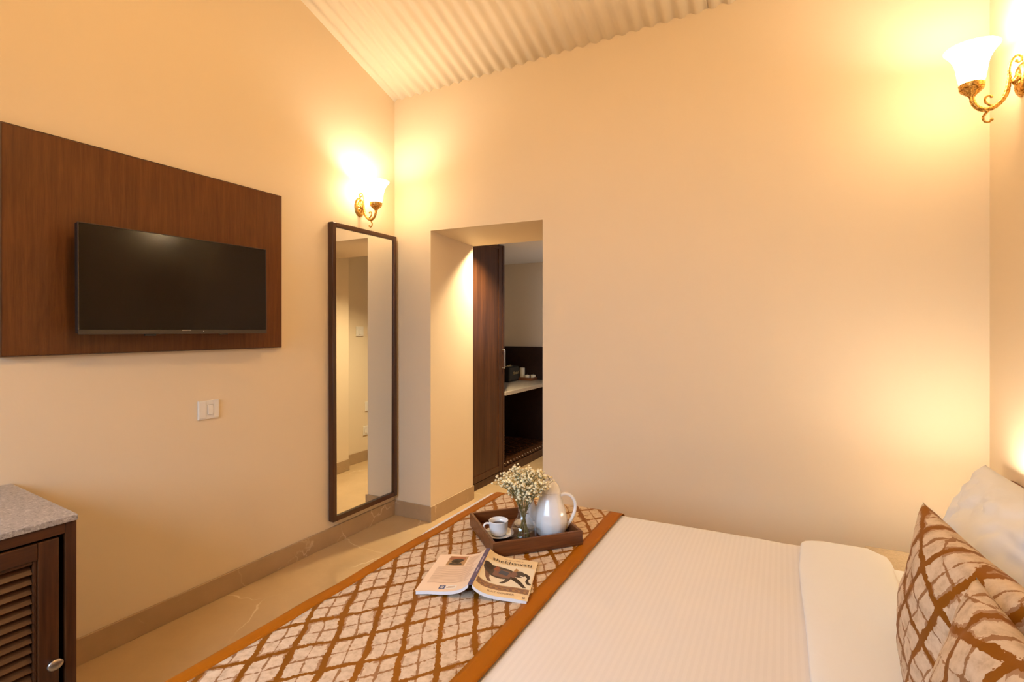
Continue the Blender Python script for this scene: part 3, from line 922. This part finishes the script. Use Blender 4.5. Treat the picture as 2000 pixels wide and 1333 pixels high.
pillow('pillow', 'white pillow tucked between the front pillow and the headboard', 'pillow', 'sheetcloth',
       (.635, 1.47, .790), (0, -1, .02), (.34, 0, .94), .70, .44, .14, 6.1, pinch=.05, wr=.010, group='white pillows')
pillow('cushion', 'beige and brown lattice cushion standing nearer the far side of the bed', 'cushion', 'cushion',
       (.292, 1.195, .796), (.10, -1, -.02), (.05, 0, 1), .45, .405, .15, 8.3, group='lattice brocade cushions', pinch=.07, wr=.006)
pillow('cushion', 'beige and brown lattice cushion cut by the lower right picture corner', 'cushion', 'cushion2',
       (.250, .812, .790), (.06, -1, -.05), (.13, .10, .97), .45, .405, .15, 5.7, group='lattice brocade cushions', pinch=.07, wr=.006)

# ------------------------------------------------------------------ nightstand with lamp
t = thing('nightstand', 'low nightstand with stone top between the bed and the far wall', 'nightstand', (.54, 2.43, 0))
MB().box(-.20, .20, -.20, .20, .04, .436, .003).build('body', 'cab', t)
MB().box(-.185, .185, -.185, .185, 0, .04).build('plinth', 'cab', t)
dr = MB().box(-.212, -.201, -.19, .19, .25, .425, .002).build('drawer', 'cab_y', t)
MB().ball((-.222, 0, .34), .011, 2).build('knob', 'knob', dr, True)
dr = MB().box(-.212, -.201, -.19, .19, .06, .24, .002).build('door', 'cab_y', t)
MB().ball((-.222, .15, .15), .011, 2).build('knob', 'knob', dr, True)
tag(MB().box(-.222, .215, -.215, .215, .437, .456, .002).build('stone_top', 'nightstone', t), 'warm speckled stone top')
t = thing('bedside_lamp', 'small lit bedside lamp hidden behind the white pillow', 'table lamp', (.688, 2.50, .4565))
MB().lathe([(0, 0), (.05, 0), (.052, .006), (.030, .014), (.011, .022), (.008, .05), (.012, .09), (.008, .12), (.014, .15), (.032, .165), (.034, .172), (0, .172)], 28).build('base', 'lampmetal', t, True)
prof = [(.004, .173), (.032, .174), (.040, .185), (.046, .21), (.050, .24), (.055, .262), (.060, .272), (.058, .274)]
MB().lathe(prof + [(r - .003, z + .001) for r, z in prof[::-1]][1:-1], 36).build('glass_shade', 'shade', t, True)
MB().lathe([(0, .176), (.014, .178), (.018, .20), (.012, .22), (0, .225)], 16).build('bulb', M['bulb'], t, True)
l = add_light('bedside_light', 'POINT', (0, 0, .245), P_LAMP, WARM, shadow_soft_size=.03)
l.parent = t
plate('bedside_switch', 'white switch plate on the headboard beside the pillow', (BX1, 2.52, .725), PI, .12, .09, [('rocker', .025, 0, .026, .048), ('rocker', -.025, 0, .026, .048)])

# ------------------------------------------------------------------ tray and breakfast things
TZ = .6115
tu = Vector((.68, .733, 0))
t = thing('serving_tray', 'square dark wooden serving tray on the bed runner', 'tray', (-.855, 1.722, TZ), math.atan2(.733, .68))
a, b = .335 / 2, .31 / 2
MB().box(-a, a, -b, b, 0, .008, .001).build('base', 'tray', t)
for bx in ((-a, a, -b, -b + .011), (-a, a, b - .011, b), (-a, -a + .011, -b + .011, b - .011), (a - .011, a, -b + .011, b - .011)):
    MB().box(*bx, .008, .050, .0015).build('side', 'tray', t)
FZ = TZ + .0082
def saucer(x, y, label):
    o = MB().lathe([(0, .002), (.018, .002), (.022, 0), (.026, .002), (.043, .007), (.0555, .0125), (.057, .0145), (.0555, .0148), (.042, .0100), (.026, .0062), (0, .006)], 48).build('saucer', 'china', None, True)
    o.location = (x, y, FZ)
    return tag(o, label, 'saucer', 'white saucers on the tray')
def cup(x, y, rot, label):
    t = thing('coffee_cup', label, 'cup', (x, y, FZ + .0062), rot, 'white coffee cups on the tray')
    pr = [(0, .002), (.018, .002), (.020, 0), (.023, .001), (.0285, .006), (.0325, .016), (.0345, .032), (.0355, .0515), (.0360, .0535), (.0345, .0535), (.0328, .036), (.0305, .016), (.024, .008), (0, .006)]
    MB().lathe(pr, 44).build('body', 'china', t, True)
    MB().lathe([(0, .036), (.0322, .036), (.0322, .0355), (0, .0355)], 36).build('coffee', 'coffee', t, False)
    hp = smoothline([(.0335, 0, .043), (.046, 0, .044), (.054, 0, .036), (.052, 0, .024), (.043, 0, .016), (.0315, 0, .015)], 5)
    MB().tube(hp, .0036, 8, ((0, 1, 0), 1.35)).build('handle', 'china', t, True)
img_left = math.atan2(-.4648, -.8854)
saucer(-.921, 1.6475, 'white saucer under the front cup of coffee')
cup(-.921, 1.6475, img_left + .15, 'white cup of black coffee at the near left of the tray')
saucer(-.862, 1.782, 'white saucer behind the glass vase')
cup(-.862, 1.782, img_left + 2.4, 'white cup of black coffee behind the glass vase')
# coffee pot
img_right = math.atan2(.4648, .8854)
t = thing('coffee_pot', 'white china coffee pot with domed lid on the tray', 'pot', (-.7615, 1.758, FZ), img_right)
pr = [(0, .003), (.036, .003), (.039, 0), (.044, .001), (.052, .006), (.060, .022), (.0635, .042), (.0625, .062), (.057, .088), (.048, .114), (.041, .136), (.038, .150), (.0385, .158), (.036, .159), (.034, .150), (0, .145)]
MB().lathe(pr, 56, (0, 0, 0), lambda r, z, a: (r * (1 + .012 * math.cos(a * 12) * min(1, z / .05) * (1 if z < .12 else 0)), z)).build('body', 'china', t, True)
lid = MB().lathe([(.0385, .159), (.0385, .162), (.036, .168), (.031, .180), (.022, .191), (.011, .196), (.006, .198), (.007, .203), (.0095, .208), (.008, .213), (0, .215)], 40).build('lid', 'china', t, True)
hp = smoothline([(.036, 0, .142), (.052, 0, .149), (.075, 0, .143), (.091, 0, .120), (.092, 0, .090), (.080, 0, .058), (.064, 0, .032), (.056, 0, .020)], 6)
MB().tube(hp, .0062, 10, ((0, 1, 0), 1.35)).build('handle', 'china', t, True)
sp = smoothline([(-.050, .0, .062), (-.062, 0, .078), (-.070, 0, .100), (-.074, 0, .122), (-.079, 0, .143), (-.086, 0, .152)], 5)
MB().tube(sp, [.022 - .0145 * (i / (len(sp) - 1)) ** .8 for i in range(len(sp))], 14).build('spout', 'china', t, True)
# vase, water, bouquet
VX, VY = -.818, 1.648
t = thing('glass_vase', 'clear glass vase half filled with water on the tray', 'vase', (VX, VY, FZ))
pr = [(0, .0), (.042, .0), (.0455, .004), (.0465, .020), (.0460, .048), (.0425, .060), (.033, .074), (.0235, .088), (.0195, .104), (.0205, .120), (.025, .138), (.0262, .143)]
MB().lathe(pr + [(r - .0018, max(z, .004)) for r, z in pr[::-1]], 44).build('glass', 'glass', t, True)
MB().lathe([(0, .0045), (.0425, .0045), (.0442, .008), (.0445, .020), (.0440, .046), (0, .046)], 40).build('water', 'water', t, True)
t = thing('flower_bunch', 'bunch of small cream baby breath flowers in the glass vase', 'flowers', (VX, VY, FZ))
bcol = []
for k in range(30):
    r_ = random.Random(100 + k)
    ang = 2 * PI * (k * .618) + r_.uniform(-.3, .3)
    rad = .112 * math.sqrt((k + .6) / 30)
    # canopy: flattened dome, pulled a little to the right and up
    tip = Vector((rad * math.cos(ang) + .004, rad * math.sin(ang) * .9 + .004, .200 + .058 * (1 - (rad / .125) ** 2) + r_.uniform(-.012, .016)))
    ba = ang + PI * r_.uniform(.6, 1.4)
    foot_ = Vector((.022 * math.cos(ba), .022 * math.sin(ba), .012 + r_.uniform(0, .012)))
    neck = Vector((.011 * math.cos(ang), .011 * math.sin(ang), .108))
    mid = neck.lerp(tip, .5) + Vector((0, 0, .010)) - Vector((math.cos(ang), math.sin(ang), 0)) * .008
    main = smoothline([foot_, neck, mid, tip], 5)
    mb = MB().tube(main, [.0013 - .0006 * i / len(main) for i in range(len(main))], 5)
    blooms = MB()
    blooms.ball(tip, .0040, 1)
    nb = 18
    for j in range(nb):
        f = r_.uniform(.58, .98)
        st = main[min(len(main) - 1, int(f * (len(main) - 1)))]
        dirv = Vector((r_.gauss(0, 1), r_.gauss(0, 1), r_.uniform(.2, 1.4))).normalized()
        ln = r_.uniform(.014, .032)
        en = st + dirv * ln
        q = st.lerp(en, .5) + Vector((0, 0, -.003))
        mb.tube([st, q, en], [.0008, .0006, .0005], 4)
        blooms.ball(en, r_.uniform(.0042, .0060), 1, (1, 1, .85))
        if j % 3 != 0:
            e2 = q + Vector((r_.gauss(0, 1), r_.gauss(0, 1), .8)).normalized() * ln * .6
            mb.tube([q, e2], [.0006, .0005], 4)
            blooms.ball(e2, r_.uniform(.0036, .0052), 1, (1, 1, .85))
    spr = mb.build('flower_sprig', 'stem', t, True)
    tag(blooms.build('blossoms', 'bloom', spr, True), kind='stuff')

# ------------------------------------------------------------------ open book, face down
def flatcol(name, c, rough=.45):
    return m_plain(name, c, rough)
BK = dict(front=flatcol('cover_yellow', (.82, .66, .41)), fimg=flatcol('cover_cream', (.82, .75, .60)), back=flatcol('cover_blush', (.82, .65, .50)),
          spine=flatcol('spine_violet', (.10, .075, .16)), ink=flatcol('ink_brown', (.05, .028, .015)), grey=flatcol('print_umber', (.085, .060, .045)),
          red=flatcol('print_russet', (.30, .10, .05)), blue=flatcol('print_slate', (.075, .085, .115)), tan=flatcol('print_ochre', (.42, .24, .10)),
          mauve=flatcol('print_mauve_brown', (.22, .12, .085)), logo=flatcol('print_navy', (.03, .06, .20)), white=flatcol('print_white', (.82, .78, .72)),
          lilac=flatcol('print_lilac', (.45, .38, .5)), line=flatcol('print_text_grey', (.46, .28, .17)))
book = thing('open_book', 'open paperback lying face down on the bed runner', 'book', (-.824, 1.356, .6105), math.atan2(.306, .952))
BW, BHt = .160, .1225
def zc(w):
    w = abs(w)
    return .0125 + .030 * math.exp(-w / .030) - .004 * max(0, (w - .12) / .04)
def curl(w, v, side, lift=0):
    """cover surface point in book coordinates"""
    x = side * (w * (1 - .12 * math.exp(-w / .03)) + .006)
    y = v + side * 0.0
    return Vector((x, y, zc(w) + lift))
def leaf(name, side, mat, lo, hi, w1, parent, v0=-BHt, v1=BHt, w0=0.0):
    n = 26
    top = [[curl(w0 + (w1 - w0) * i / n, v, side, hi) for i in range(n + 1)] for v in (v0, v1)]
    bot = [[curl(w0 + (w1 - w0) * i / n, v, side, lo) for i in range(n + 1)] for v in (v0, v1)]
    mb = MB()
    V = {}
    for nm, g in (('t', top), ('b', bot)):
        for r in range(2):
            for i in range(n + 1):
                V[nm, r, i] = mb.bm.verts.new(g[r][i])
    for i in range(n):
        mb.bm.faces.new((V['t', 0, i], V['t', 0, i + 1], V['t', 1, i + 1], V['t', 1, i]))
        mb.bm.faces.new((V['b', 0, i], V['b', 1, i], V['b', 1, i + 1], V['b', 0, i + 1]))
        for r in range(2):
            mb.bm.faces.new((V['t', r, i], V['b', r, i], V['b', r, i + 1], V['t', r, i + 1]))
    for i in (0, n):
        mb.bm.faces.new((V['t', 0, i], V['t', 1, i], V['b', 1, i], V['b', 0, i]))
    return mb.build(name, mat, parent, auto=40)
front = tag(leaf('front_cover', 1, BK['front'], -.0006, .0, BW, book), 'yellow illustrated front cover')
back = tag(leaf('back_cover', -1, BK['back'], -.0006, .0, BW, book), 'blush back cover with text')
leaf('page_block', 1, 'paper', -.0105, -.0008, BW - .003, book, -BHt + .001, BHt - .002)
leaf('page_block', -1, 'paper', -.0100, -.0008, BW - .003, book, -BHt + .001, BHt - .002)
tag(MB().box(-.0068, .0068, -BHt, BHt, .0410, .0432, .0008).build('spine', BK['spine'], book), 'violet spine')
def print_mesh(me_or_poly, side, mat, parent, name, lift, at=(0, 0)):
    bm = bmesh.new()
    if isinstance(me_or_poly, bpy.types.Mesh):
        bm.from_mesh(me_or_poly)
        for v in bm.verts: v.co.x += at[0]; v.co.y += at[1]; v.co.z = 0
    else:
        f = bm.faces.new([bm.verts.new((x, y, 0)) for x, y in me_or_poly])
    bmesh.ops.triangulate(bm, faces=bm.faces[:])
    for k in range(1, 32):
        x = .005 * k
        bmesh.ops.bisect_plane(bm, geom=bm.verts[:] + bm.edges[:] + bm.faces[:], plane_co=(x, 0, 0), plane_no=(1, 0, 0))
    for v in bm.verts:
        w = v.co.x if side > 0 else BW - v.co.x
        p = curl(w, v.co.y, side, lift)
        v.co = p
    me = bpy.data.meshes.new(name)
    bm.to_mesh(me); bm.free()
    me.materials.append(mat)
    o = bpy.data.objects.new(name, me); COL.objects.link(o); o.parent = parent
    return o
def ell(cx_, cy_, rx, ry, n=20, rot=0, a0=0, a1=2 * PI):
    out = []
    for k in range(n):
        a = a0 + (a1 - a0) * k / n
        x, y = rx * math.cos(a), ry * math.sin(a)
        out.append((cx_ + x * math.cos(rot) - y * math.sin(rot), cy_ + x * math.sin(rot) + y * math.cos(rot)))
    return out
def rect(x0, x1, y0, y1): return [(x0, y0), (x1, y0), (x1, y1), (x0, y1)]
L1, L2, L3, L4 = .0003, .0005, .0007, .0009
P = lambda poly, mat, nm='printed_shape', lf=L2: print_mesh(poly, 1, BK[mat], front, nm, lf)
P(rect(.004, .157, -.060, .068), 'fimg', 'picture_field', L1)
P(rect(.004, .157, -.090, -.062), 'mauve', 'ornament_band', L1)
for yy in (-.066, -.074, -.086):
    P(rect(.004, .157, yy - .0012, yy + .0012), 'tan', 'ornament_line', L2)
for k in range(9):
    P(ell(.014 + k * .0165, -.080, .0045, .0035, 10), 'tan', 'ornament_dot', L2)
# striding elephant under a saddle cloth
P(ell(.056, .012, .052, .035, 26, -.10), 'grey', 'elephant_body', L2)
P(ell(.018, .030, .014, .020, 18, .3), 'ink', 'elephant_rump', L3)
P(ell(.112, .018, .021, .020, 18), 'grey', 'elephant_head', L3)
P([(.090, .030), (.104, .030), (.110, .014), (.102, -.008), (.092, -.002)], 'mauve', 'elephant_ear', L4)
P([(.112, .028), (.134, .030), (.147, .020), (.150, .004), (.146, -.010), (.151, -.024), (.158, -.028), (.155, -.036), (.144, -.032), (.138, -.018), (.141, .000), (.136, .012), (.120, .014)], 'ink', 'elephant_trunk', L2)
P([(.094, .000), (.108, -.004), (.130, -.030), (.146, -.054), (.136, -.058), (.116, -.036), (.096, -.018)], 'ink', 'elephant_leg', L2)
P([(.082, -.008), (.096, -.012), (.088, -.034), (.074, -.050), (.064, -.048), (.076, -.032)], 'grey', 'elephant_leg', L2)
P([(.012, -.004), (.030, -.010), (.032, -.034), (.042, -.052), (.030, -.054), (.020, -.036)], 'mauve', 'elephant_leg', L2)
P([(.036, -.012), (.088, -.016), (.094, .012), (.084, .030), (.040, .034)], 'mauve', 'saddle_cloth', L3)
P([(.052, .006), (.080, .000), (.084, .022), (.056, .030)], 'blue', 'saddle_panel', L4)
P([(.034, .020), (.048, .016), (.052, .040), (.040, .048)], 'red', 'rider', L4)
P([(.094, .034), (.102, .030), (.110, .044), (.100, .054)], 'tan', 'mahout', L4)
P([(.118, .006), (.140, .000), (.141, .003), (.119, .011)], 'white', 'tusk', L4)
me = text_mesh('shekhawati', .0285); print_mesh(me, 1, BK['ink'], front, 'title_lettering', L3, (.082, .084))
for a_, b_ in ((.056, .064), (.067, .088), (.091, .106), (.109, .115)):
    P(rect(a_, b_, .1022, .1048), 'line', 'subtitle_line', L3)
me = text_mesh('ILAY COOPER', .0125); print_mesh(me, 1, BK['mauve'], front, 'author_lettering', L3, (.080, -.104))
P(ell(.147, -.110, .0045, .0055, 14), 'mauve', 'publisher_mark', L2)
P(ell(.147, -.110, .0025, .0033, 12), 'front', 'publisher_mark', L3)
Q = lambda poly, mat, nm='printed_shape', lf=L2: print_mesh(poly, -1, BK[mat], back, nm, lf)
Q(rect(.042, .102, .040, .108), 'tan', 'picture', L1)
Q(ell(.060, .092, .020, .012, 16, .2), 'red', 'picture_figure', L2)
Q(ell(.082, .086, .014, .020, 16, -.3), 'red', 'picture_figure', L2)
for a0_, rr in ((.3, .020), (1.4, .014), (2.6, .009)):
    pts = ell(.074, .072, rr, rr * .9, 18, a0_, 0, 5.2); inn = ell(.074, .072, rr - .0022, rr * .9 - .0022, 18, a0_, 0, 5.2)
    Q(pts + inn[::-1], 'ink', 'picture_outline', L3)
Q([(.050, .046), (.094, .046), (.090, .058), (.070, .052), (.054, .060)], 'ink', 'picture_outline', L3)
yy = .100
while yy > .040:
    Q(rect(.108, .140 + .008 * math.sin(yy * 900), yy - .0011, yy + .0011), 'line', 'text_line', L1); yy -= .0066
yy = .030
while yy > -.075:
    Q(rect(.020, .142 + .006 * math.sin(yy * 700), yy - .0011, yy + .0011), 'line', 'text_line', L1); yy -= .0072
Q(rect(.066, .084, -.108, -.088), 'logo', 'publisher_logo', L1)
Q(ell(.075, -.098, .0052, .0060, 14), 'white', 'publisher_logo', L2)
Q(ell(.075, -.098, .0026, .0032, 12), 'logo', 'publisher_logo', L3)
Q(rect(.084, .118, -.108, -.088), 'white', 'price_box', L1)
Q(rect(.088, .114, -.102, -.099), 'line', 'price_line', L2)
Q(rect(.092, .112, -.097, -.094), 'line', 'price_line', L2)
for y0, y1 in ((.015, .060), (-.045, -.020)):
    MB().box(-.0018, .0018, y0, y1, .0432, .0435).build('spine_print', BK['lilac'], book)
MB().box(-.0040, .0040, -.112, -.100, .0432, .0435).build('spine_print', BK['logo'], book)
